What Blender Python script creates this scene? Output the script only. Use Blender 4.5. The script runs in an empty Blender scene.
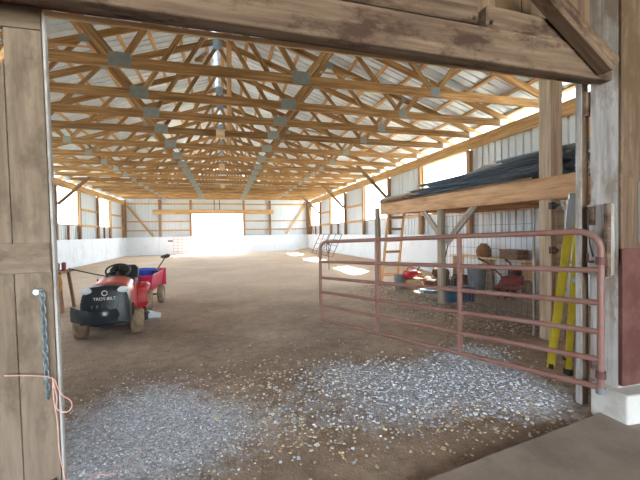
import bpy, bmesh, math, random
from mathutils import Vector, Matrix, noise
random.seed(7)
SC = bpy.context.scene
COL = SC.collection
PI = math.pi

# ------------------------------------------------------------------ materials
def nmat(name):
    m = bpy.data.materials.new(name); m.use_nodes = True
    nt = m.node_tree; b = nt.nodes['Principled BSDF']
    return m, nt, b
def N(nt, t, **kw):
    n = nt.nodes.new(t)
    for k, v in kw.items(): setattr(n, k, v)
    return n
def ramp(nt, stops):
    r = N(nt, 'ShaderNodeValToRGB'); e = r.color_ramp.elements
    while len(e) > 1: e.remove(e[-1])
    e[0].position = stops[0][0]; e[0].color = (*stops[0][1], 1)
    for p, c in stops[1:]:
        x = e.new(p); x.color = (*c, 1)
    return r
def c8(r, g, b):
    f = lambda v: ((v/255+.055)/1.055)**2.4 if v > 10 else v/255/12.92
    return (f(r), f(g), f(b))
def mix(nt, fac, a, b, mode='MIX'):
    m = N(nt, 'ShaderNodeMix', data_type='RGBA', blend_type=mode)
    for s, v in ((0, fac), (6, a), (7, b)):
        if hasattr(v, 'is_linked'): nt.links.new(v, m.inputs[s])
        elif s == 0: m.inputs[0].default_value = v
        else: m.inputs[s].default_value = (*v, 1)
    return m.outputs[2]
def texco(nt, scale=(1, 1, 1), kind='Object'):
    t = N(nt, 'ShaderNodeTexCoord'); mp = N(nt, 'ShaderNodeMapping'); mp.inputs['Scale'].default_value = scale
    nt.links.new(t.outputs[kind], mp.inputs[0]); return mp
def noise_n(nt, src, scale, detail=4, rough=.6):
    n = N(nt, 'ShaderNodeTexNoise'); n.inputs['Scale'].default_value = scale
    n.inputs['Detail'].default_value = detail; n.inputs['Roughness'].default_value = rough
    nt.links.new(src.outputs[0], n.inputs['Vector']); return n
def wood(name, dark, mid, light, rough=.75, stain=None, vary=.35, grain=18, axis=0):
    m, nt, b = nmat(name)
    sc = [grain, grain, grain]; sc[axis] = 1.1
    mp = texco(nt, sc)
    oi = N(nt, 'ShaderNodeObjectInfo')
    ad = N(nt, 'ShaderNodeVectorMath', operation='ADD'); nt.links.new(mp.outputs[0], ad.inputs[0])
    sv = N(nt, 'ShaderNodeMath', operation='MULTIPLY'); sv.inputs[1].default_value = 50
    nt.links.new(oi.outputs['Random'], sv.inputs[0]); nt.links.new(sv.outputs[0], ad.inputs[1])
    n = noise_n(nt, ad, 1.0, 6, .65)
    r = ramp(nt, [(.28, dark), (.5, mid), (.72, light)]); nt.links.new(n.outputs['Fac'], r.inputs[0])
    col = r.outputs[0]
    if stain:
        s2 = [2.2]*3; s2[axis] = 1.0
        mp2 = texco(nt, s2); n2 = noise_n(nt, mp2, 2.0, 5, .7)
        r2 = ramp(nt, [(.5, (0, 0, 0)), (.62, (1, 1, 1))]); nt.links.new(n2.outputs['Fac'], r2.inputs[0])
        col = mix(nt, r2.outputs[0], col, stain)
    if vary:
        hs = N(nt, 'ShaderNodeHueSaturation'); nt.links.new(col, hs.inputs['Color'])
        mr = N(nt, 'ShaderNodeMapRange'); mr.inputs[3].default_value = 1-vary; mr.inputs[4].default_value = 1+vary*.6
        nt.links.new(oi.outputs['Random'], mr.inputs[0]); nt.links.new(mr.outputs[0], hs.inputs['Value'])
        col = hs.outputs[0]
    nt.links.new(col, b.inputs['Base Color']); b.inputs['Roughness'].default_value = rough
    bp = N(nt, 'ShaderNodeBump'); bp.inputs['Strength'].default_value = .25; bp.inputs['Distance'].default_value = .01
    nt.links.new(n.outputs['Fac'], bp.inputs['Height']); nt.links.new(bp.outputs[0], b.inputs['Normal'])
    return m
def plain(name, col, rough=.5, metal=0, var=.18, scale=6, dirt=None, dfac=.5):
    m, nt, b = nmat(name)
    mp = texco(nt); n = noise_n(nt, mp, scale, 5, .65)
    d = tuple(x*(1-var) for x in col); l = tuple(min(1, x*(1+var)) for x in col)
    r = ramp(nt, [(.3, d), (.7, l)]); nt.links.new(n.outputs['Fac'], r.inputs[0]); out = r.outputs[0]
    if dirt:
        n2 = noise_n(nt, mp, scale*.6, 6, .7)
        r2 = ramp(nt, [(.6-dfac*.4, (0, 0, 0)), (.9-dfac*.4, (1, 1, 1))]); nt.links.new(n2.outputs['Fac'], r2.inputs[0])
        out = mix(nt, r2.outputs[0], out, dirt)
    nt.links.new(out, b.inputs['Base Color']); b.inputs['Roughness'].default_value = rough; b.inputs['Metallic'].default_value = metal
    return m

M = {}
M['truss'] = wood('truss_lumber', c8(110, 82, 50), c8(158, 121, 78), c8(204, 168, 120), vary=.3)
M['purlin'] = wood('purlin_lumber', c8(140, 106, 72), c8(194, 154, 110), c8(220, 184, 140), vary=.35)
M['beam'] = wood('eave_lumber', c8(140, 106, 66), c8(188, 150, 100), c8(214, 178, 126), vary=.15)
M['post'] = wood('post_lumber', c8(110, 84, 62), c8(158, 124, 92), c8(190, 156, 122), vary=.35)
M['girt'] = wood('girt_lumber', c8(150, 110, 70), c8(196, 156, 108), c8(220, 184, 136), vary=.2)
M['old'] = wood('old_header_wood', c8(72, 54, 43), c8(108, 88, 72), c8(136, 115, 98), stain=c8(66, 45, 33), vary=.12, rough=.85)
M['oldz'] = wood('old_vertical_wood', c8(74, 56, 43), c8(110, 88, 69), c8(138, 114, 94), stain=c8(96, 74, 54), vary=.2, axis=2, rough=.85)
M['door'] = wood('door_wood', c8(90, 77, 66), c8(120, 104, 89), c8(142, 126, 110), stain=c8(100, 86, 72), vary=.1, axis=2, rough=.85, grain=14)
M['doorx'] = wood('door_rail_wood', c8(90, 77, 66), c8(120, 104, 89), c8(142, 126, 110), stain=c8(100, 86, 72), vary=.1, rough=.85, grain=14)
M['grey'] = wood('weathered_grey_wood', c8(122, 116, 112), c8(168, 163, 160), c8(200, 196, 194), stain=c8(140, 128, 118), vary=.1, axis=2, rough=.9)
M['greyx'] = wood('weathered_grey_board', c8(122, 112, 104), c8(176, 164, 152), c8(206, 196, 186), vary=.12, axis=0, rough=.9)
M['round'] = wood('round_post_wood', c8(112, 102, 88), c8(160, 148, 130), c8(190, 178, 160), vary=.15, axis=2)
M['loft'] = wood('loft_lumber', c8(150, 108, 72), c8(204, 160, 118), c8(226, 188, 148), vary=.12, grain=12)
M['deck'] = wood('loft_deck_boards', c8(90, 70, 52), c8(130, 100, 74), c8(160, 128, 98), vary=.2)
M['kick'] = plain('white_kickboard', c8(226, 236, 246), .6, var=.04, scale=2, dirt=c8(200, 196, 190), dfac=.15)
M['siding'] = plain('white_steel_siding', c8(206, 216, 224), .45, .0, var=.05, scale=1.5)
M['roof'] = plain('roof_steel', c8(212, 224, 236), .35, .1, var=.14, scale=2.2)
M['plate'] = plain('galvanised_plate', c8(150, 160, 162), .45, .5, var=.15, scale=9)
M['gate'] = plain('faded_red_gate_paint', c8(126, 94, 86), .5, 0, var=.12, scale=14, dirt=c8(126, 80, 68), dfac=.5)
M['rust'] = plain('dark_rusty_steel', c8(96, 62, 58), .7, .2, var=.2)
M['pink'] = plain('faded_pink_paint', c8(205, 150, 150), .6, var=.15)
M['red'] = plain('red_paint', c8(190, 38, 44), .28, 0, var=.1, scale=5, dirt=c8(150, 80, 72), dfac=.12)
M['magenta'] = plain('crimson_cart_paint', c8(206, 48, 92), .4, 0, var=.1)
M['maroon'] = plain('maroon_paint', c8(84, 46, 41), .75, 0, var=.2, dirt=c8(120, 84, 74), dfac=.4)
M['black'] = plain('black_plastic', c8(34, 40, 44), .4, 0, var=.25)
M['glossblack'] = plain('glossy_black_plastic', c8(44, 54, 62), .22, 0, var=.25)
M['bumper'] = plain('dusty_black_plastic', c8(72, 84, 92), .5, 0, var=.3, scale=12)
M['tyre'] = plain('dusty_rubber', c8(74, 68, 62), .9, 0, var=.2, scale=10, dirt=c8(158, 136, 112), dfac=.85)
M['rim'] = plain('grey_rim', c8(176, 184, 190), .45, .2, var=.12)
M['lens'] = plain('headlight_lens', c8(214, 226, 234), .12, 0, var=.08)
M['white'] = plain('white_plastic', c8(232, 232, 228), .45, var=.05)
M['letter'] = plain('white_lettering', c8(225, 228, 228), .5, var=.02)
M['blue'] = plain('blue_plastic', c8(36, 78, 190), .4, var=.12)
M['teal'] = plain('blue_tub_plastic', c8(44, 112, 150), .45, var=.15)
M['navy'] = plain('dark_blue_plastic', c8(32, 52, 84), .45, var=.15)
M['paleblue'] = plain('pale_blue_plastic', c8(120, 160, 186), .5, var=.15)
M['yellow'] = plain('yellow_fibreglass', c8(226, 206, 60), .4, var=.12, scale=9, dirt=c8(190, 170, 70), dfac=.15)
M['alu'] = plain('aluminium', c8(190, 200, 206), .35, .6, var=.1)
M['steel'] = plain('galvanised_steel', c8(170, 186, 192), .35, .7, var=.15, scale=20)
M['chain'] = plain('dull_chain_steel', c8(126, 140, 148), .4, .5, var=.3, scale=60)
M['wire'] = plain('grey_wire', c8(112, 112, 112), .5, .4, var=.15)
M['darksteel'] = plain('dark_steel', c8(60, 56, 54), .55, .5, var=.25)
M['greycan'] = plain('grey_plastic', c8(124, 128, 132), .5, var=.15, dirt=c8(90, 84, 80), dfac=.3)
M['concrete'] = plain('white_concrete', c8(196, 194, 188), .9, var=.08, scale=7, dirt=c8(166, 158, 148), dfac=.3)
M['rope'] = plain('orange_twine', c8(206, 164, 150), .8, var=.2, scale=40)
M['sheet'] = plain('dark_roofing_steel', c8(158, 172, 184), .4, .1, var=.25, scale=3)
M['tarp'] = plain('black_tarp', c8(150, 162, 176), .4, 0, var=.4, scale=4)
M['clear'] = plain('pale_plastic_sheet', c8(206, 220, 226), .2, 0, var=.1)
M['sack'] = plain('brown_sack', c8(130, 92, 58), .9, var=.25)
M['bark'] = plain('bark', c8(74, 52, 40), .95, var=.3, scale=12)
M['cutwood'] = plain('cut_wood', c8(126, 88, 62), .9, var=.2, scale=9)
M['rustred'] = plain('rusty_red_machine', c8(140, 52, 48), .6, .1, var=.25)
M['handle'] = plain('wooden_tool_handle', c8(188, 150, 104), .6, var=.15)
M['orange'] = plain('orange_strap', c8(214, 150, 60), .7, var=.15)
M['tan'] = wood('pale_plywood', c8(190, 160, 120), c8(216, 188, 148), c8(232, 208, 172), vary=.1)
M['leaf'] = plain('tree_leaves', c8(120, 136, 60), .7, var=.35, scale=2)

def ground_mat():
    m, nt, b = nmat('dirt_floor')
    mp = texco(nt)
    n1 = noise_n(nt, mp, .55, 6, .62); n2 = noise_n(nt, mp, 7, 6, .72); n3 = noise_n(nt, mp, 45, 4, .7)
    r1 = ramp(nt, [(.32, c8(140, 121, 106)), (.5, c8(172, 151, 132)), (.68, c8(200, 180, 160))])
    nt.links.new(n1.outputs['Fac'], r1.inputs[0])
    r2 = ramp(nt, [(.3, (.62, .6, .58)), (.5, (.95, .95, .95)), (.75, (1.25, 1.24, 1.22))]); nt.links.new(n2.outputs['Fac'], r2.inputs[0])
    col = mix(nt, 1.0, r1.outputs[0], r2.outputs[0], 'MULTIPLY')
    # moist dark soil inside the doorway, stronger light farther in painted as a paler tone
    sx = N(nt, 'ShaderNodeSeparateXYZ'); nt.links.new(mp.outputs[0], sx.inputs[0])
    wob = N(nt, 'ShaderNodeMath', operation='MULTIPLY_ADD'); wob.inputs[1].default_value = 5.0
    nt.links.new(n1.outputs['Fac'], wob.inputs[0]); nt.links.new(sx.outputs['Y'], wob.inputs[2])
    mr = N(nt, 'ShaderNodeMapRange'); mr.inputs[1].default_value = 6.5; mr.inputs[2].default_value = 12.5
    nt.links.new(wob.outputs[0], mr.inputs[0])
    wet = mix(nt, 1.0, col, c8(222, 216, 210), 'MULTIPLY')
    far_lit = mix(nt, .55, col, c8(214, 192, 168))
    col = mix(nt, mr.outputs[0], wet, far_lit)
    r3 = ramp(nt, [(.62, (0, 0, 0)), (.7, (1, 1, 1))]); nt.links.new(n3.outputs['Fac'], r3.inputs[0])
    at = N(nt, 'ShaderNodeAttribute'); at.attribute_name = 'grit'
    f1 = N(nt, 'ShaderNodeMath', operation='MULTIPLY'); f1.inputs[1].default_value = .45; nt.links.new(r3.outputs[0], f1.inputs[0])
    col = mix(nt, f1.outputs[0], col, c8(206, 190, 170))
    vo = N(nt, 'ShaderNodeTexVoronoi'); vo.inputs['Scale'].default_value = 46; nt.links.new(mp.outputs[0], vo.inputs['Vector'])
    rv = ramp(nt, [(.0, c8(130, 134, 142)), (.5, c8(176, 180, 187)), (1, c8(216, 218, 224))]); nt.links.new(vo.outputs['Color'], rv.inputs[0])
    gm = N(nt, 'ShaderNodeMath', operation='MULTIPLY_ADD'); gm.inputs[1].default_value = 1.2
    sub = N(nt, 'ShaderNodeMath', operation='SUBTRACT'); sub.inputs[1].default_value = .5; nt.links.new(n2.outputs['Fac'], sub.inputs[0])
    nt.links.new(sub.outputs[0], gm.inputs[0]); nt.links.new(at.outputs['Fac'], gm.inputs[2])
    rg = ramp(nt, [(.3, (0, 0, 0)), (.75, (.85, .85, .85))]); nt.links.new(gm.outputs[0], rg.inputs[0])
    col = mix(nt, rg.outputs[0], col, rv.outputs[0])
    nt.links.new(col, b.inputs['Base Color']); b.inputs['Roughness'].default_value = .95
    ah = N(nt, 'ShaderNodeMath', operation='ADD'); nt.links.new(n2.outputs['Fac'], ah.inputs[0]); nt.links.new(n3.outputs['Fac'], ah.inputs[1])
    bp = N(nt, 'ShaderNodeBump'); bp.inputs['Strength'].default_value = .7; bp.inputs['Distance'].default_value = .03
    nt.links.new(ah.outputs[0], bp.inputs['Height']); nt.links.new(bp.outputs[0], b.inputs['Normal'])
    return m
M['dirt'] = ground_mat()
def stones_mat(name, stops):
    m, nt, b = nmat(name)
    g = N(nt, 'ShaderNodeNewGeometry'); r = ramp(nt, stops)
    nt.links.new(g.outputs['Random Per Island'], r.inputs[0]); nt.links.new(r.outputs[0], b.inputs['Base Color'])
    b.inputs['Roughness'].default_value = .85; return m
M['gravel'] = stones_mat('gravel_stones', [(0, c8(130, 136, 146)), (.4, c8(166, 172, 181)), (.75, c8(196, 200, 207)), (1, c8(228, 229, 232))])
M['pebble'] = stones_mat('brown_pebbles', [(0, c8(112, 98, 86)), (.5, c8(150, 134, 118)), (1, c8(196, 184, 168))])
M['chip'] = stones_mat('wood_chips', [(0, c8(160, 138, 104)), (.5, c8(198, 178, 142)), (1, c8(226, 212, 182))])
def slab_mat():
    m = plain('dusty_slab', c8(150, 136, 124), .9, var=.14, scale=3, dirt=c8(120, 104, 92), dfac=.4); return m
M['slab'] = slab_mat()
M['grass'] = plain('outside_ground', c8(196, 190, 168), .95, var=.15, scale=.4)

# ------------------------------------------------------------------ mesh helpers
class MB:
    def __init__(s): s.v = []; s.f = []
    def add(s, vs, fs):
        o = len(s.v); s.v += [tuple(v) for v in vs]; s.f += [tuple(i+o for i in f) for f in fs]; return s
    def box(s, c, d, rot=None):
        x, y, z = d[0]/2, d[1]/2, d[2]/2
        P = [Vector(p) for p in ((-x,-y,-z),(x,-y,-z),(x,y,-z),(-x,y,-z),(-x,-y,z),(x,-y,z),(x,y,z),(-x,y,z))]
        if rot is not None: P = [rot @ p for p in P]
        return s.add([p+Vector(c) for p in P], [(0,3,2,1),(4,5,6,7),(0,1,5,4),(1,2,6,5),(2,3,7,6),(3,0,4,7)])
    def bar(s, p0, p1, w, h, up=(0, 0, 1)):
        p0, p1 = Vector(p0), Vector(p1); R = frame(p1-p0, up)
        return s.box((p0+p1)/2, ((p1-p0).length, w, h), R)
    def tube(s, pts, r, n=10, closed=False, cap=True, radii=None):
        pts = [Vector(p) for p in pts]; k = len(pts); rings = []
        t0 = (pts[1]-pts[0]).normalized()
        a = Vector((0, 0, 1)) if abs(t0.z) < .9 else Vector((1, 0, 0))
        u = t0.cross(a).normalized(); prev = t0
        for i, p in enumerate(pts):
            if closed: t = (pts[(i+1) % k]-pts[i-1]).normalized()
            elif i == 0: t = t0
            elif i == k-1: t = (pts[-1]-pts[-2]).normalized()
            else: t = ((pts[i+1]-p).normalized()+(p-pts[i-1]).normalized()).normalized()
            u = (u - t*u.dot(t)).normalized(); w = t.cross(u)
            rr = radii[i] if radii else r
            rings.append([p+(u*math.cos(q)+w*math.sin(q))*rr for q in [2*PI*j/n for j in range(n)]])
        vs = [v for rg in rings for v in rg]; fs = []
        for i in range(k if closed else k-1):
            for j in range(n):
                a0, a1 = i*n+j, i*n+(j+1) % n; b0, b1 = ((i+1) % k)*n+j, ((i+1) % k)*n+(j+1) % n
                fs.append((a0, a1, b1, b0))
        if cap and not closed:
            fs.append(tuple(range(n-1, -1, -1))); fs.append(tuple((k-1)*n+j for j in range(n)))
        return s.add(vs, fs)
    def lathe(s, prof, n=24, axis='z', c=(0, 0, 0), closed=False):
        vs = []; k = len(prof)
        for r, h in prof:
            for j in range(n):
                q = 2*PI*j/n; a, b = r*math.cos(q), r*math.sin(q)
                p = {'z': (a, b, h), 'x': (h, a, b), 'y': (b, h, a)}[axis]
                vs.append((p[0]+c[0], p[1]+c[1], p[2]+c[2]))
        fs = []
        for i in range(k if closed else k-1):
            for j in range(n):
                i2 = (i+1) % k
                fs.append((i*n+j, i*n+(j+1) % n, i2*n+(j+1) % n, i2*n+j))
        if not closed:
            if prof[0][0] > 1e-6: fs.append(tuple(range(n-1, -1, -1)))
            if prof[-1][0] > 1e-6: fs.append(tuple((k-1)*n+j for j in range(n)))
        return s.add(vs, fs)
    def loft(s, secs, cap=True):
        n = len(secs[0]); vs = [v for q in secs for v in q]; fs = []
        for i in range(len(secs)-1):
            for j in range(n):
                fs.append((i*n+j, i*n+(j+1) % n, (i+1)*n+(j+1) % n, (i+1)*n+j))
        if cap: fs.append(tuple(range(n-1, -1, -1))); fs.append(tuple((len(secs)-1)*n+j for j in range(n)))
        return s.add(vs, fs)
    def prism(s, poly, y0, y1, axis='y'):
        f = (lambda a, b, h: (a, h, b)) if axis == 'y' else ((lambda a, b, h: (h, a, b)) if axis == 'x' else (lambda a, b, h: (a, b, h)))
        return s.loft([[f(a, b, y0) for a, b in poly], [f(a, b, y1) for a, b in poly]])
    def build(s, name, mat, parent=None, smooth=False, bevel=0, seg=2, loc=None, rot=None, norm=True):
        me = bpy.data.meshes.new(name); me.from_pydata(s.v, [], s.f); me.update()
        bm = bmesh.new(); bm.from_mesh(me)
        if norm: bmesh.ops.recalc_face_normals(bm, faces=bm.faces)
        if bevel: bmesh.ops.bevel(bm, geom=[e for e in bm.edges if e.is_manifold and e.calc_face_angle(0) > .5], offset=bevel, segments=seg, affect='EDGES', profile=.5, clamp_overlap=True)
        bm.to_mesh(me); bm.free()
        if smooth:
            for p in me.polygons: p.use_smooth = True
            try: me.set_sharp_from_angle(angle=math.radians(38))
            except Exception: pass
        me.materials.append(M[mat] if isinstance(mat, str) else mat)
        o = bpy.data.objects.new(name, me); COL.objects.link(o)
        if parent is not None: o.parent = parent
        if loc: o.location = loc
        if rot: o.rotation_euler = rot
        return o
def frame(d, up=(0, 0, 1)):
    x = Vector(d).normalized(); z = Vector(up)
    if abs(x.dot(z.normalized())) > .98: z = Vector((0, 1, 0))
    y = z.cross(x).normalized(); z = x.cross(y)
    return Matrix((x, y, z)).transposed()
_cache = {}
def beam(name, p0, p1, w, h, mat, parent=None, up=(0, 0, 1), bevel=.004):
    """squared timber from p0 to p1 (centre line), its grain along its own length"""
    p0, p1 = Vector(p0), Vector(p1); L = (p1-p0).length
    key = (round(L, 3), w, h, mat, bevel)
    if key in _cache:
        o = bpy.data.objects.new(name, _cache[key]); COL.objects.link(o)
        if parent is not None: o.parent = parent
    else:
        o = MB().box((0, 0, 0), (L, w, h)).build(name, mat, parent, bevel=bevel, seg=1); _cache[key] = o.data
    o.matrix_local = Matrix.Translation((p0+p1)/2) @ frame(p1-p0, up).to_4x4()
    return o
def tag(o, label, cat, group=None):
    o['label'] = label; o['category'] = cat
    if group: o['group'] = group
    return o
def struct(o): o['kind'] = 'structure'; return o
def stuff(o): o['kind'] = 'stuff'; return o
def thing(name, label, cat, loc=(0, 0, 0), rz=0, group=None):
    o = bpy.data.objects.new(name, None); COL.objects.link(o); o.empty_display_size = .1
    o.location = loc; o.rotation_euler = (0, 0, rz); return tag(o, label, cat, group)
def copy_tree(o, parent=None):
    c = o.copy(); COL.objects.link(c)
    if parent is not None: c.parent = parent
    for ch in [x for x in bpy.data.objects if x.parent == o]: copy_tree(ch, c)
    return c
def sm(a, b, x):
    t = min(1, max(0, (x-a)/(b-a))); return t*t*(3-2*t)
ORD = ['first','second','third','fourth','fifth','sixth','seventh','eighth','ninth','tenth','eleventh','twelfth','thirteenth','fourteenth','fifteenth','sixteenth','seventeenth','eighteenth','nineteenth']

# ------------------------------------------------------------------ dimensions
XL, XR, YF, ZP = -7.2, 6.87, 28.8, 4.1          # side walls, far wall, plate height
CX = (XL+XR)/2; HS = (XR-XL)/2; PITCH = 1/3

def grit(x, y):
    g = 0
    for cx, cy, sx, sy, w in GR:
        g += w*math.exp(-((x-cx)/sx)**2-((y-cy)/sy)**2)
    return min(1, g)
GR = [(-.75, 3.0, .62, .85, 1.0), (-.2, 2.7, .5, .5, .5), (2.0, 3.1, .75, .55, .8), (1.2, 3.5, .5, .4, .6), (2.6, 2.6, .5, .5, .95), (2.9, 3.6, .5, .4, .7), (1.4, 2.6, .6, .35, .5), (.6, 2.9, .6, .5, .3)]
def g(x, y):
    z = .20*sm(5.4, 6.8, x)*sm(8, 13, y) + .06*sm(26.5, 28.8, y)*sm(1.5, 5, x)
    z += .05*sm(3.3, 4.3, x)*sm(4.4, 5.6, y)*(1-sm(7.5, 9.5, y))*(1-sm(4.6, 5.6, x))
    f = 1-.8*sm(6, 7, abs(x))
    z += f*.028*noise.noise(Vector((x*.8, y*.8, 0)))+f*.012*noise.noise(Vector((x*3.1, y*3.1, 4)))
    return z

# ------------------------------------------------------------------ ground
def make_floor():
    xs = [XL-.12+i*(XR-XL+.24)/150 for i in range(151)]; ys = []; y = -6.8
    while y < YF+.1:
        ys.append(y); y += .09 if 1.5 < y < 8 else .2
    ys.append(YF+.1)
    v = [(x, y, g(x, y)) for y in ys for x in xs]; n = len(xs)
    f = [(j*n+i, j*n+i+1, (j+1)*n+i+1, (j+1)*n+i) for j in range(len(ys)-1) for i in range(n-1)]
    b = MB(); b.v = v; b.f = f
    o = struct(b.build('floor', 'dirt', smooth=True, norm=False))
    a = o.data.attributes.new('grit', 'FLOAT', 'POINT')
    for i, p in enumerate(v): a.data[i].value = grit(p[0], p[1])
make_floor()
struct(MB().add([(-80, -60, -.12), (80, -60, -.12), (80, 140, -.12), (-80, 140, -.12)], [(0, 1, 2, 3)]).build('ground', 'grass'))

def stones(name, mat, n, fn, smin, smax, label, cat, flat=.6, seed=1):
    R = random.Random(seed); b = MB(); k = 0; tries = 0
    while k < n and tries < n*40:
        tries += 1
        x, y = R.uniform(*fn[0]), R.uniform(*fn[1])
        if R.random() > fn[2](x, y): continue
        s = R.uniform(smin, smax)*(.6+.8*R.random()); z = g(x, y)
        rot = Matrix.Rotation(R.uniform(0, 2*PI), 3, 'Z') @ Matrix.Rotation(R.uniform(-.5, .5), 3, 'X')
        d = (s*R.uniform(.7, 1.3), s*R.uniform(.7, 1.1), s*flat*R.uniform(.7, 1.2))
        P = []
        for sx, sy, sz in ((-1,-1,-1),(1,-1,-1),(1,1,-1),(-1,1,-1),(-1,-1,1),(1,-1,1),(1,1,1),(-1,1,1)):
            q = R.uniform(.55, 1.1)*.5*(.75 if sz > 0 else 1)
            P.append(rot @ Vector((sx*d[0]*q, sy*d[1]*q, sz*d[2]*.5*R.uniform(.7, 1)))+Vector((x, y, z+d[2]*.12)))
        b.add(P, [(0,3,2,1),(4,5,6,7),(0,1,5,4),(1,2,6,5),(2,3,7,6),(3,0,4,7)]); k += 1
    return stuff(tag(b.build(name, mat, norm=False), label, cat))
def clear(x, y): # not under concrete footing / slab
    return not (x > 2.75 and y < 2.35) and y > 1.9+.13*(x-1.2)
stones('gravel', 'gravel', 2900, ((.3, 3.6), (2.0, 4.4), lambda x, y: grit(x, y)**1.6 if clear(x, y) else 0), .011, .026, 'loose light grey gravel spread on the dirt below the tube gate', 'gravel', seed=2)
stones('gravel', 'gravel', 3400, ((-2.0, .3), (2.0, 4.6), lambda x, y: grit(x, y)**1.6), 0.007, .016, 'fine pale grey gravel beside the left barn door', 'gravel', seed=3)
stones('pebbles', 'pebble', 1900, ((-3.5, 4.0), (2.2, 8.0), lambda x, y: .35 if clear(x, y) and (x > -.9 or y > 2.6) else 0), .007, .018, 'scattered brown pebbles and clods over the middle of the dirt floor', 'pebbles', seed=4)
stones('pebbles', 'pebble', 2600, ((2.6, 5.3), (4.0, 9.0), lambda x, y: math.exp(-((x-4.1)/.8)**2)*(1 if not (x < 2.9 and y < 4.5) else 0)), .018, .04, 'mounded brown pebbles on the ground under the loft edge', 'pebbles', seed=5)
def chipf(x, y):
    if not clear(x, y): return 0
    w = 0
    for cx, cy, s in ((.35, 2.65, .35), (.75, 2.4, .3), (.2, 3.6, .5), (1.9, 2.35, .35), (2.5, 2.4, .3), (.9, 3.3, .5), (1.6, 2.25, .3)):
        w += math.exp(-((x-cx)**2+(y-cy)**2)/s**2)
    return min(1, w*.8+.03)
stones('wood_chips', 'chip', 1100, ((-1.2, 3.2), (1.95, 5.0), chipf), .012, .030, 'pale wood chips and straw bits strewn across the doorway ground', 'wood chips', flat=.25, seed=6)

# concrete slab at the near right
b = MB(); b.loft([[(1.05, 1.80, -.1), (2.84, 2.08, -.1), (4.9, 2.08, -.1), (4.9, -2, -.1), (-.2, -2, -.1), (.3, .8, -.1)], [(1.05, 1.80, .035), (2.84, 2.08, .035), (4.9, 2.08, .035), (4.9, -2, .035), (-.2, -2, .035), (.3, .8, .035)]])
tag(b.build('concrete_slab', 'slab', bevel=.01), 'dusty concrete slab at the near right, in front of the gate column', 'slab')

# ------------------------------------------------------------------ ribbed steel sheets
def ribbed(b, u0, u1, z0, z1, place, pitch=.229, groove=.05, depth=.05):
    """sheet in the u (across ribs), z plane; grooves sunk to the outside (positive n)"""
    k0 = math.floor(u0/pitch); pts = [(u0, 0)]; k = k0
    while k*pitch < u1+pitch:
        c = k*pitch
        for du, n in ((-groove/2, 0), (-groove/2+.008, depth), (groove/2-.008, depth), (groove/2, 0)):
            if u0 < c+du < u1: pts.append((c+du, n))
        k += 1
    pts.append((u1, 0))
    vs = [place(u, z, n) for z in (z0, z1) for u, n in pts]; m = len(pts)
    b.add(vs, [(i, i+1, m+i+1, m+i) for i in range(m-1)])
SILL, WTOP = 2.1, 3.79
RW = [(25.2, 28.0), (19.6, 22.4), (13.9, 16.6), (8.75, 11.2), (2.9, 5.15)]  # last pair: unseen opening added to bring daylight onto the loft
LW = [(23.5, 25.6), (18.1, 20.6), (12.8, 15.3), (7.4, 9.9), (2.9, 5.15)]  # last pair: unseen opening added to light the near trusses
def wall_sheet(name, X, sgn, wins):
    b = MB(); pl = lambda u, z, n: (X+sgn*n, u, z)
    ribbed(b, 2.3, YF+.12, -.1, SILL, pl)
    edge = sorted(wins); y = 2.3
    for a, c in edge:
        ribbed(b, y, a, SILL, ZP, pl); ribbed(b, a, c, WTOP+.12, ZP, pl); y = c
    ribbed(b, y, YF+.12, SILL, ZP, pl)
    return struct(b.build(name, 'siding', norm=False))
wall_sheet('wall_left', XL-.1, -1, LW); wall_sheet('wall_right', XR+.1, 1, RW)
b = MB(); pl = lambda u, z, n: (u, YF+.12+n, z)
DX0, DX1, DZ = -2.42, 1.42, 3.12
ribbed(b, XL-.1, DX0, -.1, ZP+.3, pl); ribbed(b, DX1, XR+.1, -.1, ZP+.3, pl); ribbed(b, DX0, DX1, DZ, ZP+.3, pl)
b.add([(XL-.1, YF+.12, ZP+.3), (XR+.1, YF+.12, ZP+.3), (CX, YF+.12, ZP+.3+HS*PITCH)], [(0, 1, 2)])
struct(b.build('wall_back', 'siding', norm=False))

# kickboards (white baseboards around the arena)
b = MB(); segs = [2.6, 5.0, 7.4, 9.8, 12.2, 14.7, 17.1, 19.5, 22, 24.4, 26.8, YF]
for a, c in zip(segs, segs[1:]): b.box((XL+.1, (a+c)/2, .60), (.03, c-a-.012, 1.52))
struct(b.build('baseboard_left', 'kick'))
b = MB()
for a, c in zip(segs, segs[1:]): b.box((XR-.1, (a+c)/2, .62), (.03, c-a-.012, 1.5))
struct(b.build('baseboard_right', 'kick'))
b = MB()
for a, c in ((XL+.12, -4.8), (-4.8, DX0), (DX1, 4.0), (4.0, XR-.12)): b.box(((a+c)/2, YF-.1, .62), (c-a-.012, .03, 1.5))
struct(b.build('baseboard_back', 'kick'))

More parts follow.
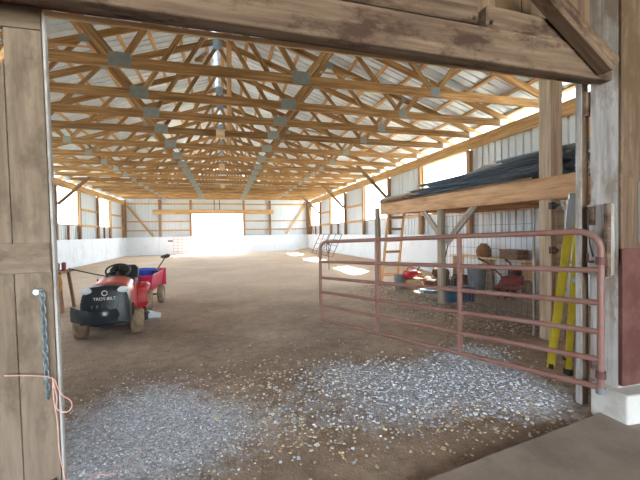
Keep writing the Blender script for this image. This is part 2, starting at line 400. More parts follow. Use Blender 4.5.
# posts, girts, sills of the side walls
def postz(name, x, y, z0, z1, w, d, mat, label, group=None, cat='post'):
    o = MB().box((0, 0, (z1-z0)/2), (w, d, z1-z0)).build(name, mat, bevel=.006, seg=1)
    o.location = (x, y, z0); return tag(o, label, cat, group)
wm = wood('wall_post_wood', c8(104, 80, 62), c8(150, 118, 90), c8(184, 150, 118), vary=.3, axis=2)
M['wpost'] = wm
for side, X, W in (('left', XL, LW), ('right', XR, RW)):
    i = 0; ww = sorted(W); ys = sorted(set([v for w in ww for v in (w[0]-.08, w[1]+.08)]+[YF-.1]))
    for y in ys:
        postz('wall_post', X, y, 0, ZP-.31, .13, .15, 'wpost', '%s wooden post from the doorway along the %s wall' % (ORD[i], side), 'posts of the %s wall' % side); i += 1
    sx = 1 if side == 'left' else -1
    # girts between the posts on the sheeted bays
    spans = []; p = 2.6
    for a, c in ww: spans.append((p, a-.16)); p = c+.16
    spans.append((p, YF-.18)); k = 0
    for a, c in spans:
        if c-a < .3: continue
        for z in (2.07, 2.92):
            if z == 2.92 or True:
                o = beam('wall_girt', (X-sx*.02, a, z), (X-sx*.02, c, z), .04, .12, 'girt')
                tag(o, '%s girt of the %s sheeted bay from the doorway on the %s wall' % ('lower' if z < 2.5 else 'upper', ORD[k], side), 'girt', 'girts of the %s wall' % side)
        k += 1
    for j, (a, c) in enumerate(ww):
        bb = MB().box((X-sx*.02, (a+c)/2, SILL-.03), (.14, c-a, .05)).box((X-sx*.04, (a+c)/2, WTOP+.06), (.06, c-a, .12))
        bb.box((X-sx*.05, a+.03, (SILL+WTOP)/2), (.05, .06, WTOP-SILL)).box((X-sx*.05, c-.03, (SILL+WTOP)/2), (.05, .06, WTOP-SILL))
        o = bb.build('window_%d' % (j+1+(5 if side == 'right' else 0)), 'girt'); struct(o)
        ns = max(1, round((c-a)/1.3))
        for q in range(1, ns):
            yy = a+(c-a)*q/ns
            o = postz('sill_stud', X-sx*.02, yy, 0, SILL-.06, .09, .09, 'wpost', 'short dark stud under the sill of the %s opening along the %s wall' % (ORD[j], side), 'sill studs')
    o = beam('eave_beam', (X+sx*.09, 2.4, ZP-.155), (X+sx*.09, YF, ZP-.155), .045, .31, 'beam')
    tag(o, 'long yellowish eave beam carrying the truss ends along the %s wall' % side, 'beam')

# far wall framing
for k, x in enumerate((-7.1, -4.73, DX0-.09, DX1+.09, 3.6, 6.75)):
    postz('wall_post', x, YF+.0, 0, ZP+.1, .17, .13, 'wpost', '%s post from the left on the far end wall' % ORD[k], 'posts of the far wall')
for k, z in enumerate((1.86, 2.54, 3.24, 3.88)):
    for a, c, s in ((XL+.05, DX0-.18, 'left of'), (DX1+.18, XR-.05, 'right of')):
        if k == 2: continue
        o = beam('wall_girt', (a, YF+.06, z), (c, YF+.06, z), .05, .11, 'girt'); tag(o, '%s horizontal girt from the floor on the far wall %s the big door' % (ORD[k if k < 2 else 2], s), 'girt', 'girts of the far wall')
o = beam('wall_girt', (DX0, YF+.06, 3.9), (DX1, YF+.06, 3.9), .05, .11, 'girt'); tag(o, 'short girt high over the far bright door', 'girt')
o = beam('door_header', (-5.2, YF-.09, 3.26), (3.9, YF-.09, 3.26), .04, .34, 'beam'); tag(o, 'wide orange header board over the far bright door opening', 'beam')
for x in (-.75, -.35): postz('cripple_stud', x, YF-.085, 3.43, ZP+.2, .07, .07, 'wpost', 'short stud over the far door, %s of the pair' % ('left' if x < -.5 else 'right'), 'studs over the far door')
bb = MB().box((DX0-.02, YF+.05, DZ/2), (.05, .14, DZ)).box((DX1+.02, YF+.05, DZ/2), (.05, .14, DZ)).box(((DX0+DX1)/2, YF+.05, DZ+.02), (DX1-DX0, .14, .05))
struct(bb.build('door_1', 'girt'))
for p0, p1, l in (((-6.95, YF-.1, 3.75), (-5.2, YF-.1, 1.42), 'diagonal corner brace on the far wall at its left end'), ((6.6, YF-.1, 3.85), (4.9, YF-.1, 1.45), 'diagonal corner brace on the far wall at its right end'),
                  ((XR-.12, YF-.4, 3.75), (XR-.12, YF-2.0, 1.45), 'diagonal brace on the right wall beside the far corner')):
    tag(beam('corner_brace', p0, p1, .14, .04, 'girt', up=(0, 1, 0) if 'far wall' in l else (1, 0, 0)), l, 'brace')
# knee braces
for x0, x1, y, l in ((XL+.1, XL+1.5, 18.02, 'knee brace from the left wall up to a truss'), (XR-.1, XR-1.45, 13.82, 'nearer knee brace from the right wall up to a truss'), (XR-.1, XR-1.45, 19.5, 'middle knee brace from the right wall up to a truss'), (XR-.1, XR-1.45, 25.1, 'farthest knee brace from the right wall up to a truss')):
    tag(beam('knee_brace', (x0, y, 2.95), (x1, y, 4.3), .14, .05, 'post', up=(0, 1, 0)), l, 'brace')

# ------------------------------------------------------------------ roof
def zroof(x): return ZP+.33+(HS-abs(x-CX))*PITCH
b = MB(); GAP = .045; OV = .55
for s in (-1, 1):
    def pl(u, t, n, s=s): return (CX+s*t, u, zroof(CX+s*t)+n)
    ribbed(b, 2.1, YF+.5, GAP, HS+OV, pl, depth=.045, groove=.055)
struct(b.build('ceiling', 'roof', norm=False))
for s, sd in ((-1, 'left'), (1, 'right')):
    for k in range(12):
        t = .2+k*.625; x = CX+s*t; z = zroof(x)-.032
        o = beam('purlin', (x, 2.3, z), (x, YF+.1, z), .09, .04, 'purlin', up=(s*PITCH, 0, 1))
        tag(o, '%s roof purlin from the ridge on the %s slope' % (ORD[k], sd), 'purlin', 'purlins of the %s roof slope' % sd)

b = MB(); zr = zroof(CX)  # ridge cap added to block sun coming through the roof slot
b.loft([[(CX-.22, y, zr+.02), (CX, y, zr+.10), (CX+.22, y, zr+.02), (CX, y, zr+.09)] for y in (2.1, YF+.5)])
struct(b.build('trim_1', 'roof'))
# ------------------------------------------------------------------ trusses
def make_truss():
    r = thing('roof_truss', '', 'truss', (CX, 0, ZP))
    T = .045
    beam('bottom_chord', (-HS-.02, 0, .085), (HS+.02, 0, .085), T, .17, 'truss', r)
    zc = lambda x: .16+(HS-abs(x))*PITCH
    for s in (-1, 1):
        beam('top_chord', (s*(HS+.45), 0, zc(HS+.45)), (0, 0, zc(0)), T, .15, 'truss', r)
        J = [((0, zc(0)-.1), (s*1.40, .09)), ((s*1.46, .09), (s*2.65, zc(2.65))), ((s*2.75, zc(2.75)), (s*4.07, .09)), ((s*4.13, .09), (s*4.75, zc(4.75)))]
        for a, c in J:
            beam('web', (a[0], .0, a[1]), (c[0], .0, c[1]), .038, .09, 'truss', r, up=(0, 1, 0)) if False else beam('web', (a[0], 0, a[1]), (c[0], 0, c[1]), .038, .095, 'truss', r)
        for x, z, w, h in ((1.43, .12, .32, .22), (4.10, .11, .2, .18), (2.70, zc(2.7)-.02, .18, .16), (4.75, zc(4.75)-.02, .12, .12), (6.92, .1, .26, .16)):
            MB().box((s*x, 0, z), (w, .052, h)).build('gusset_plate', 'plate', r)
    MB().box((0, 0, zc(0)-.06), (.24, .052, .3)).build('gusset_plate', 'plate', r)
    return r
TY = [3.35, 4.55, 6.07, 7.35, 8.5, 9.73, 11.3, 12.9, 14.4, 15.85, 17.3, 18.75, 20.2, 21.6, 23.0, 24.4, 25.8, 27.3]
tr0 = make_truss()
for i, y in enumerate(TY):
    t = tr0 if i == 0 else copy_tree(tr0)
    t.location = (CX+.09, y, ZP)
    t['label'] = '%s wooden roof truss counted from the doorway beam' % ORD[i] if i < len(TY)-1 else 'last wooden roof truss in front of the far wall'
    t['group'] = 'roof trusses'
    if i in (5, 8, 12):
        MB().box((.02, 0, .06), (.22, .10, .2)).build('splice_block', 'tan', t)
# sway braces between trusses
sb = [(-.25, 6.07, -.25, 9.73, .25, 2.15), (.3, 8.5, .3, 11.3, 2.1, .25), (.3, 12.9, .3, 15.85, .25, 2.1), (2.5, 6.07, 2.5, 8.5, .25, 1.4), (2.9, 9.73, 2.9, 12.9, .25, 1.3), (-2.6, 6.07, -2.6, 8.5, .25, 1.4), (-2.8, 9.73, -2.8, 12.9, .25, 1.4), (-5, 6.07, -5, 8.5, .25, .65), (4.9, 11.3, 4.9, 14.4, .25, .7)]
for i, (x0, y0, x1, y1, z0, z1) in enumerate(sb):
    tag(beam('sway_brace', (CX+x0+.06, y0+.03, ZP+z0), (CX+x1+.06, y1-.03, ZP+z1), .04, .12, 'purlin', up=(1, 0, 0)),
        'diagonal sway brace %s between roof trusses' % ('left of the ridge at the doorway', 'right of the ridge, nearer', 'right of the ridge, farther', 'over the near right joint line', 'over the right joint line farther in', 'over the near left joint line', 'over the left joint line farther in', 'near the left eave', 'near the right eave')[i], 'brace')

# ------------------------------------------------------------------ doorway: front wall, header, column, footing
YW = 2.22
b = MB()
def planks(x0, x1, z0, z1, w=.235):
    x = x0
    while x < x1-.01:
        c = min(x1, x+w); b.box(((x+c)/2, YW+random.uniform(0, .006), (z0+z1)/2), (c-x-.006, .025, z1-z0)); x = c
planks(-7.25, -2.0, 0, 4.35); planks(-2.0, 2.95, 2.80, 4.35); planks(3.2, 6.95, 0, 4.35)
b.add([(XL-.1, YW+.02, 4.3), (XR+.1, YW+.02, 4.3), (CX, YW+.02, 4.4+HS*PITCH)], [(0, 1, 2)])
struct(b.build('wall_front', 'oldz', norm=False))
YH = 2.04
r = thing('door_header', 'thick weathered header beam spanning the near doorway', 'beam', (0, YH, 2.685))
r.rotation_euler = (0, .0155, 0)
MB().box((-.2, .045, .12), (6.24, .09, .24)).build('header_beam', 'old', r, bevel=.012)
o = beam('header_board', (-3.3, .055, .335), (1.70, .055, .335), .11, .17, 'old', r, bevel=.01)
o = beam('header_board', (1.77, .06, .325), (2.74, .06, .305), .10, .15, 'old', r, bevel=.01)
for x in (1.66, 1.80): MB().lathe([(.0, -.008), (.013, -.008), (.013, 0), (0, 0)], 10, 'y', (x, 0, .275)).build('bolt_head', 'darksteel', r)
MB().box((.45, .125, .04), (4.85, .04, .045)).build('trim_strip', 'old', r, bevel=.004)
o = beam('diagonal_brace', (2.10, 1.975, 3.20), (2.80, 1.975, 2.695), .115, .115, 'old', up=(0, 1, 0), bevel=.012); tag(o, 'heavy diagonal knee brace meeting the near header at the right column', 'brace')
r = thing('sliding_door_track', 'long brown sliding door track behind the near header beam', 'track', (0, 2.30, 2.775))
MB().box((0, 0, .05), (6.0, .07, .09)).build('rail', 'rust', r, bevel=.01)
MB().box((0, .055, -.005), (6.0, .02, .03)).build('rail_lip', 'tan', r)
b = MB()
for k in range(13): b.box((-2.8+k*.46, .0, .1), (.03, .1, .06))
b.build('hanger_brackets', 'darksteel', r)

r = thing('timber_column', 'big grey weathered timber column on the concrete footing at right', 'column', (3.08, 2.105, .25))
MB().box((.0, .0, 1.95), (.32, .22, 3.9)).build('shaft', 'grey', r, bevel=.012)
MB().box((.0, -.121, 2.42), (.322, .02, 2.9)).build('brown_face_board', 'oldz', r, bevel=.004)
MB().box((.0, -.126, .56), (.322, .03, 1.06)).build('red_face_board', 'maroon', r, bevel=.004)['label'] = 'maroon painted lower board'
MB().box((.08, -.155, 1.36), (.15, .05, .50)).build('pale_cleat', 'grey', r, bevel=.008)
MB().box((.12, -.145, 2.75), (.06, .04, .12)).build('dark_block', 'darksteel', r)
# latch board with rounded lower end on the inner face
pr_ = []
for y, z in ((.10, 1.44), (-.085, 1.44), (-.085, .90)): pr_.append((y, z))
for k in range(9):
    q = PI*k/8; pr_.append((.0075-.0925*math.cos(q), .90-.06*math.sin(q)))
pr_ = pr_[:2]+pr_[3:]
MB().prism([(p[0], p[1]) for p in pr_], -.20, -.16, 'x').build('latch_board', 'grey', r, bevel=.006)
MB().box((-.215, -.068, 1.155), (.04, .035, .57)).build('latch_cleat', 'old', r, bevel=.008)
MB().box((-.21, .052, 1.35), (.035, .04, .15)).build('small_cleat', 'old', r, bevel=.005)
MB().tube([(-.20, .05, .98), (-.255, .05, .98), (-.262, .05, 1.0), (-.262, .05, 1.05)], .011, 8).build('hinge_pin', 'rust', r, True)
MB().tube([(-.16, .02, .13), (-.25, .03, .13), (-.258, .03, .15), (-.258, .03, .2)], .013, 8).build('hinge_pin', 'rust', r, True)
MB().tube([(-.21, .09, 1.42), (-.235, .07, 1.40), (-.245, .06, 1.28), (-.235, .05, 1.12), (-.21, .045, 1.02)], .006, 8).build('bent_hook', 'darksteel', r, True)
b = MB(); b.loft([[(2.85, 1.88, -.06), (3.6, 1.84, -.06), (3.6, 2.33, -.06), (2.85, 2.16, -.06)], [(2.85, 1.88, .25), (3.6, 1.84, .25), (3.6, 2.33, .25), (2.85, 2.16, .25)]])
tag(b.build('concrete_footing', 'concrete', bevel=.02, seg=3), 'white concrete footing block under the grey column', 'footing')
r = thing('door_jamb_post', 'brown jamb post with a white edge board beside the grey column', 'post', (2.93, 2.285, 0))
MB().box((.005, 0, 1.36), (.065, .05, 2.72)).build('post_timber', 'oldz', r, bevel=.006)
MB().box((-.033, .003, 1.36), (.010, .055, 2.72)).build('edge_board', 'grey', r, bevel=.004)
MB().box((.005, -.04, 2.53), (.06, .03, .2)).build('block', 'old', r, bevel=.004)

# ------------------------------------------------------------------ left sliding door
r = thing('sliding_barn_door', 'weathered plank sliding door at the left edge of the doorway', 'door', (-.93, 2.36, .07))
def tap(name, x0, x1, z0, z1, y0, y1, mat, lean=.0):
    return MB().box(((x0+x1)/2, (y0+y1)/2, (z0+z1)/2), (x1-x0, y1-y0, z1-z0)).build(name, mat, r, bevel=.005)
tap('stile', -.192, -.012, 0.0, 2.59, -.035, .0, 'door')
tap('top_rail', -1.5, -.008, 2.59, 2.715, -.045, .0, 'doorx')
tap('middle_rail', -1.5, -.012, 1.23, 1.40, -.05, -.034, 'doorx')
tap('plank', -.43, -.198, 0.0, 2.40, -.03, -.004, 'door'); tap('plank', -.70, -.436, 0, 2.59, -.03, -.004, 'door'); tap('plank', -.97, -.706, 0, 2.59, -.03, -.004, 'door'); tap('plank', -1.24, -.976, 0, 2.59, -.03, -.004, 'door'); tap('plank', -1.5, -1.246, 0, 2.59, -.03, -.004, 'door')
tap('sunlit_edge_strip', -.010, .004, 0.0, 2.70, -.03, .01, 'grey')['label'] = 'thin pale strip painted like sun on the door edge'  # pale strip stands in for sunlight on the door edge
MB().box((-.20, -.02, 2.44), (.03, .02, .12), Matrix.Rotation(.5, 3, 'Y')).build('splinter', 'girt', r)
MB().lathe([(0, -.035), (.016, -.035), (.022, -.02), (.022, 0), (0, 0)], 12, 'y', (-.078, -.035, 1.125)).build('chain_bolt', 'steel', r, True)
MB().tube([(-.15, -.045, .02), (-.05, -.045, .035), (-.035, -.045, .045), (-.03, -.045, .02), (-.03, -.045, -.02)], .006, 8).build('latch_rod', 'rust', r, True)
r.rotation_euler = (0, -.012, 0)
# chain
b = MB(); z = 1.185; x = -.995
k = 0
b.tube([(-1.01, 2.295, 1.196), (-.995, 2.288, 1.190), (-.988, 2.29, 1.17)], .005, 8)
while z > .60:
    pts = []
    for q in range(14):
        a = 2*PI*q/14; u = .011*math.cos(a); v = .021*math.sin(a)+.007*(1 if math.sin(a) > 0 else -1)
        pts.append((x+(u if k % 2 == 0 else 0)+.0, 2.300+(0 if k % 2 == 0 else u), z+v-.02))
    b.tube(pts, .0042, 6, closed=True); z -= .037; k += 1; x += .0006
tag(b.build('chain', 'chain', smooth=True), 'galvanised steel chain hanging on the left plank door', 'chain')
# twine
pts = [(-1.18, 2.29, .745), (-1.08, 2.288, .735), (-.99, 2.285, .72), (-.945, 2.28, .70), (-.925, 2.27, .66), (-.90, 2.26, .615), (-.875, 2.25, .60), (-.855, 2.25, .58), (-.85, 2.25, .545), (-.87, 2.25, .52), (-.90, 2.25, .525), (-.925, 2.25, .55), (-.925, 2.26, .60), (-.945, 2.275, .68), (-.95, 2.28, .70), (-.945, 2.27, .60), (-.93, 2.27, .45), (-.93, 2.28, .3), (-.92, 2.29, .18), (-.90, 2.30, .08), (-.84, 2.34, .035), (-.78, 2.42, .03), (-.72, 2.40, .03), (-.66, 2.48, .035), (-.56, 2.66, .03)]
def smooth_path(P, n=5):
    P = [Vector(p) for p in P]; out = []
    for i in range(len(P)-1):
        p0, p1, p2, p3 = P[max(i-1, 0)], P[i], P[i+1], P[min(i+2, len(P)-1)]
        for k in range(n):
            t = k/n; out.append(.5*((2*p1)+(p2-p0)*t+(2*p0-5*p1+4*p2-p3)*t*t+(3*p1-p0-3*p2+p3)*t**3))
    out.append(P[-1]); return out
tag(MB().tube(smooth_path(pts), .0032, 6).build('twine', 'rope', smooth=True), 'pinkish orange twine tied round the left door and trailing on the gravel', 'twine')

# ------------------------------------------------------------------ tube gate
A = Vector((2.775, 2.02, .27)); B = Vector((1.43, 5.27, .143)); H = 1.21
L = (B-A).length; ez = Vector((0, 0, 1)); ex = (B-A).normalized()
r = thing('tube_gate', 'long faded red tubular steel livestock gate standing open at right', 'gate', A)
P = lambda u, h: ex*u+ez*h
R0 = .0245; rad = .15
def arc(cu, ch, a0, a1, n=7): return [P(cu+rad*math.cos(a0+(a1-a0)*k/n), ch+rad*math.sin(a0+(a1-a0)*k/n)) for k in range(n+1)]
path = [P(0, -.04)]+[P(0, H-rad)]+arc(rad, H-rad, PI, PI/2)+arc(L-rad, H-rad, PI/2, 0)+[P(L, 0)]
MB().tube(path, R0, 12).build('outer_frame', 'gate', r, True)
hs = [0.0, .215, .43, .655, .905]
for h in hs: MB().tube([P(0, h), P(L, h)], R0*.92, 12).build('rail', 'gate', r, True)
for u in (.3316, .66):
    q = u
    MB().bar(P(L*q, -.02), P(L*q, H), .05, .03, up=ex).build('stay', 'gate', r, bevel=.004)
for h in (.98, .10): MB().lathe([(.028, -.03), (.034, -.03), (.034, .03), (.028, .03)], 14, 'z', tuple(P(0, h))).build('hinge_collar', 'rust', r, True)
MB().lathe([(.026, -.05), (.032, -.05), (.034, 0), (.026, .0)], 14, 'z', tuple(P(0, .0))).build('end_boot', 'greycan', r, True)
# halter strap on the gate
q = A+P(L*.945, H)
pts = [q+Vector((.03*math.cos(a)-.0, -.03, -.09+.07*math.sin(a))) for a in [2*PI*k/16 for k in range(16)]]
b = MB().tube(pts, .006, 6, closed=True); b.tube([q+Vector((0, -.028, .02)), q+Vector((0, -.034, -.16)), q+Vector((.005, -.03, -.42))], .005, 6)
b.tube([q+Vector((.0, .0, 0))+Vector((0, .03*math.cos(a), .03*math.sin(a))) for a in [2*PI*k/12 for k in range(12)]], .006, 6, closed=True)
tag(b.build('rope_loop', 'darksteel', smooth=True), 'dark rope loop hanging from the far end of the tube gate', 'rope')

# ------------------------------------------------------------------ loft at right
LX = 4.12
r = thing('storage_loft', 'raised lumber storage loft on round posts along the right wall', 'loft', (LX, 6.1, 0))
y0, y1 = 3.2, 8.75
rel = lambda x, y, z: (x-LX, y-6.1, z)
beam('rim_beam', rel(LX-.005, y0, 2.03), rel(LX-.005, y1, 2.10), .05, .29, 'loft', r)
beam('rim_beam', rel(LX+.16, 3.87, 2.04), rel(LX+.16, y1, 2.10), .05, .29, 'loft', r)
beam('ledger', rel(6.6, y0, 2.03), rel(6.6, y1, 2.10), .05, .25, 'loft', r)
for k in range(9):
    y = y0+.1+(y1-y0-.2)*k/8; z = 2.03+.07*k/8
    beam('joist', rel(LX+.19, y, z), rel(6.6, y, z), .04, .22, 'loft', r)
for k in range(10):
    x = LX-.04+k*.262
    beam('deck_board', rel(x+.1, y0-.05 if k > 1 else 3.86, 2.19 if k > 1 else 2.197), rel(x+.1, y1+.1, 2.26), .24, .028, 'deck', r)
for x, y in ((LX+.08, 6.15), (LX-.04, 8.92)):
    MB().lathe([(.082, 0), (.082, .5), (.078, 1.5), (.075, 2.2 if y < 8 else 2.24)], 18, 'z', rel(x, y, g(x, y)-.1)).build('round_post', 'round', r, True)
for a, c in (((LX+.08, 6.2, 1.42), (LX+.08, 6.85, 1.98)), ((LX+.08, 5.98, 1.25), (LX+.08, 5.1, 1.98)), ):
    beam('angle_brace', rel(*a), rel(*c), .12, .05, 'greyx', r, up=(1, 0, 0))
r = thing('square_timber_post', 'tall square rough timber post carrying the near end of the loft', 'post', (4.24, 3.74, 0))
MB().box((0, 0, 2.1), (.19, .19, 4.2)).build('shaft', 'post', r, bevel=.008).rotation_euler = (0, 0, 0)
M['postz'] = wood('rough_post_wood', c8(146, 124, 102), c8(194, 172, 146), c8(222, 204, 182), vary=.03, axis=2)
bpy.data.objects[r.children[0].name].data.materials[0] = M['postz'] if r.children else None
MB().box((.03, -.11, .9), (.12, .03, 1.7)).build('backing_board', 'greyx', r, bevel=.004)
for x, z, m in ((-.12, 1.80, 'darksteel'), (-.03, 1.81, 'steel'), (.07, 1.83, 'white'), (-.115, 1.22, 'rust')):
    bb = MB().box((x, -.13, z), (.07, .05, .09)).lathe([(.02, -.05), (.03, -.05), (.03, 0), (.02, 0)], 10, 'y', (x, -.15, z)); bb.build('insulator', m, r, bevel=.004)

# wooden ladder to the loft
r = thing('wooden_ladder', 'wooden ladder leaning on the far end of the loft', 'ladder', (4.57, 9.03, g(4.55, 8.9)))
beam('rail', (-.34, 0, 0), (-.14, -.08, 2.05), .04, .09, 'girt', r); beam('rail', (.14, 0, 0), (.34, -.08, 2.05), .04, .09, 'girt', r)
for k in range(6): beam('rung', (-.31+.031*k, -.012*k-.02, .28+.32*k), (.17+.031*k, -.012*k-.02, .28+.32*k), .035, .07, 'post', r)

# goods on the loft
def wavy_sheet(name, w, l, mat, amp=.02, per=.2):
    b = MB(); n = int(w/per*8); vs = []
    for t in (0, 1):
        for y in (-l/2, l/2):
            for i in range(n+1): vs.append((-w/2+w*i/n, y, amp*math.sin(2*PI*i/8)-.004*t))
    m = n+1; fs = []
    for i in range(n): fs += [(i, i+1, m+i+1, m+i), (2*m+i, 3*m+i, 3*m+i+1, 2*m+i+1)]
    return b.add(vs, fs).build(name, mat, smooth=True)
zz = 2.27
for k, (x, y, rz, ln, tilt, lab) in enumerate(((5.0, 5.75, .03, 3.7, 0, 'lowest dark roofing sheet on the loft boards'), (5.0, 5.7, -.04, 3.6, .0, 'second dark roofing sheet up in the loft stack'), (4.95, 5.6, .05, 3.5, .0, 'third dark roofing sheet up in the loft stack'), (5.1, 5.5, -.05, 3.0, .0, 'fourth dark roofing sheet up in the loft stack'), (5.0, 5.4, .07, 3.2, .0, 'fifth dark roofing sheet up in the loft stack'), (5.15, 5.0, -.03, 2.6, .0, 'topmost dark roofing sheet of the loft stack'))):
    o = wavy_sheet('roofing_sheet', .95, ln, 'sheet'); o.location = (x-.3, y, zz+.035+k*.05); o.rotation_euler = (-tilt, 0, rz); tag(o, lab, 'sheet metal', 'roofing sheets on the loft')
b = MB(); n = 14
vs = []
for i in range(n+1):
    for j in range(n+1):
        u, v = i/n, j/n; h = (math.sin(PI*u)*math.sin(PI*v))**.5
        vs.append((-.5+1.0*u, -.95+1.9*v, h*(.17+.16*noise.noise(Vector((u*4, v*5, 2))))*(1-.35*v)))
m = n+1
b.add(vs, [(i*m+j, (i+1)*m+j, (i+1)*m+j+1, i*m+j+1) for i in range(n) for j in range(n)])
b.add([(v[0], v[1], -.01) for v in vs], [(i*m+j, i*m+j+1, (i+1)*m+j+1, (i+1)*m+j) for i in range(n) for j in range(n)])
o = b.build('tarp', 'tarp', smooth=True); o.location = (5.15, 5.75, zz+.325); tag(o, 'crumpled black tarp heaped on the loft near the square post', 'tarp')
o = wavy_sheet('plastic_sheet', .8, 1.5, 'clear', .015, .15); o.location = (4.80, 4.2, zz+.36); o.rotation_euler = (0, .0, .1); tag(o, 'pale plastic roofing sheet on top of the loft by the square post', 'plastic sheet')
for k, (x, y, z, ln, m) in enumerate(((4.25, 8.4, 2.315, 1.4, 'deck'), (4.42, 8.5, 2.315, 1.6, 'girt'), (4.60, 8.45, 2.315, 1.5, 'greyx'), (4.34, 8.5, 2.365, 1.5, 'post'), (4.52, 8.4, 2.365, 1.3, 'deck'), (4.40, 8.55, 2.415, 1.5, 'greyx'))):
    o = beam('lumber_board', (x, y-ln/2, z), (x+.04, y+ln/2, z+.02), .14, .045, m)
    tag(o, '%s board of the lumber pile at the far end of the loft' % ('lowest outer', 'lowest middle', 'lowest inner', 'upper outer', 'upper inner', 'topmost')[k], 'lumber', 'lumber pile on the loft')

# wire panel
r = thing('wire_panel', 'grey welded wire mesh panel hung under the loft behind the tube gate', 'wire fence', (LX+.02, 3.93, 0))
b = MB(); y0, y1 = 0.0, 2.05
for k in range(22):
    y = y0+(y1-y0)*k/21; b.tube([(0, y, .05), (.0, y, 1.78)], .0028, 5)
for k in range(10):
    z = .06+k*.19; b.tube([(0, y0, z), (0, y1, z)], .0028, 5)
b.build('wide_mesh', 'wire', r)
b = MB()
for k in range(43):
    y = y0+(y1-y0)*k/42; b.tube([(.012, y, .05), (.012, y, .75)], .0018, 4)
for k in range(15):
    z = .06+k*.049; b.tube([(.012, y0, z), (.012, y1, z)], .0018, 4)
b.build('fine_mesh', 'wire', r)
MB().box((.0, -.02, .9), (.02, .03, 1.8)).build('edge_stake', 'grey', r)

# ------------------------------------------------------------------ yellow step ladder
r = thing('step_ladder', 'yellow fibreglass step ladder leaning folded behind the gate hinge', 'ladder', (3.3, 2.85, g(3.3, 2.85)))
At, Bt, Tt = Vector((.06, .12, 0)), Vector((.10, -.05, 0)), Vector((.03, -.20, 1.80))
W = Vector((.30, .26, 0))
for off, s in ((Vector((0, 0, 0)), 1), (W, .7)):
    top = Tt+W*.08 if s == 1 else Tt+W*.75
    beam('front_rail', At+off, top+Vector((0, .03, 0)), .03, .075, 'yellow', r, up=(-.6, .8, 0))
    beam('rear_leg', Bt+off, top+Vector((.02, -.02, -.03)), .025, .05, 'yellow', r, up=(-.6, .8, 0))
    for q in (At+off, Bt+off): MB().box(q+Vector((0, 0, .025)), (.05, .07, .06)).build('foot', 'black', r)
for k in range(1, 6):
    t = k/6.2; a = At.lerp(Tt+W*.08, t); c = (At+W).lerp(Tt+W*.75, t)
    beam('step', a, c, .075, .025, 'alu', r)
MB().box(Tt+W*.4+Vector((0, 0, .02)), (.40, .13, .06), Matrix.Rotation(.7, 3, 'Z')).build('top_cap', 'alu', r, bevel=.01)
beam('side_plate', At.lerp(Tt+W*.08, .80)+Vector((-.022, .0, 0)), Tt+W*.08+Vector((-.022, .03, 0)), .012, .08, 'alu', r, up=(-.6, .8, 0))
MB().lathe([(0, -.02), (.03, -.02), (.03, .02), (0, .02)], 14, 'y', tuple(Bt.lerp(Tt, .55)+Vector((-.01, -.04, 0)))).build('spreader_hub', 'alu', r, True)

# ------------------------------------------------------------------ things stored under the loft
def tubtaper(name, r0, r1, h, mat, loc, label, cat, wall=.008, inner=None, group=None):
    t = thing(name, label, cat, loc, 0, group)
    MB().lathe([(0, 0), (r0, 0), (r1, h), (r1+.012, h), (r1+.012, h+.015), (r1-wall, h+.015), (r0-wall, .012), (0, .012)], 26).build('shell', mat, t, True)
    pts = [(-r1-.01, 0, h-.02)]+[( -(r1+.012)*math.cos(PI*k/10), .03, h-.02-.12*math.sin(PI*k/10)) for k in range(11)]
    MB().tube(pts, .004, 6).build('bail_handle', 'steel', t, True)
    return t
t = tubtaper('bucket', .14, .17, .27, 'teal', (4.50, 6.28, g(4.5, 6.28)), 'bright blue bucket with a pale filling on the ground by the round post', 'bucket', group='blue buckets')
MB().lathe([(0, .24), (.155, .24)], 20).build('filling', 'white', t)
tubtaper('bucket', .13, .16, .26, 'navy', (4.78, 6.12, g(4.78, 6.12)), 'dark blue bucket just right of the bright blue bucket', 'bucket', group='blue buckets')
t = thing('trash_can', 'grey ribbed trash can standing under the loft', 'trash can', (5.85, 7.15, g(5.85, 7.15)))
prof = [(0, 0), (.17, 0)]
for k in range(12): prof += [(.172+.004*k, .05*k+.02), (.18+.004*k, .05*k+.035)]
prof += [(.235, .62), (.235, .645), (.215, .645), (.17, .03), (0, .03)]
MB().lathe(prof, 26).build('body', 'greycan', t, True)
MB().tube([(-.2, -.1, .6)]+[(-.2*math.cos(PI*k/8), -.1, .6+.1*math.sin(PI*k/8)) for k in range(1, 8)]+[(.2, -.1, .6)], .012, 8).build('handle', 'black', t, True)
# tiller
t = thing('rototiller', 'rusty red rear tine rototiller parked under the loft behind the wire', 'tiller', (6.0, 6.2, g(6, 6.2)), .5)
MB().box((0, 0, .38), (.62, .3, .22)).build('engine_housing', 'rustred', t, bevel=.04, seg=3)
MB().lathe([(0, .49), (.12, .49), (.14, .53), (.13, .62), (0, .63)], 20, 'z', (.12, 0, 0)).build('engine_shroud', 'darksteel', t, True)
MB().box((-.38, 0, .28), (.34, .5, .05)).build('tine_hood', 'rustred', t, bevel=.015)
for s in (-1, 1):
    w = MB(); w.lathe([(.10, -.06), (.17, -.06), (.2, -.03), (.2, .03), (.17, .06), (.10, .06)], 24, 'y', (.15, s*.24, .2)).build('wheel', 'tyre', t, True)
    MB().lathe([(0, -.03), (.10, -.03), (.10, .03), (0, .03)], 18, 'y', (.15, s*.24, .2)).build('hub', 'rim', t, True)
    MB().tube(smooth_path([(-.2, s*.1, .42), (-.5, s*.16, .62), (-.85, s*.22, .82), (-1.1, s*.24, .90)]), .016, 8).build('handlebar', 'rustred', t, True)
    MB().tube([(-1.05, s*.236, .884), (-1.2, s*.25, .93)], .022, 8).build('grip', 'black', t, True)
b = MB()
for k in range(6):
    for s in (-.15, .0, .15):
        a = 2*PI*k/6+s*3; b.bar((-.38, s, .19), (-.38+.17*math.cos(a), s+.02, .19+.17*math.sin(a)), .03, .012)
b.tube([(-.38, -.2, .19), (-.38, .2, .19)], .02, 8)
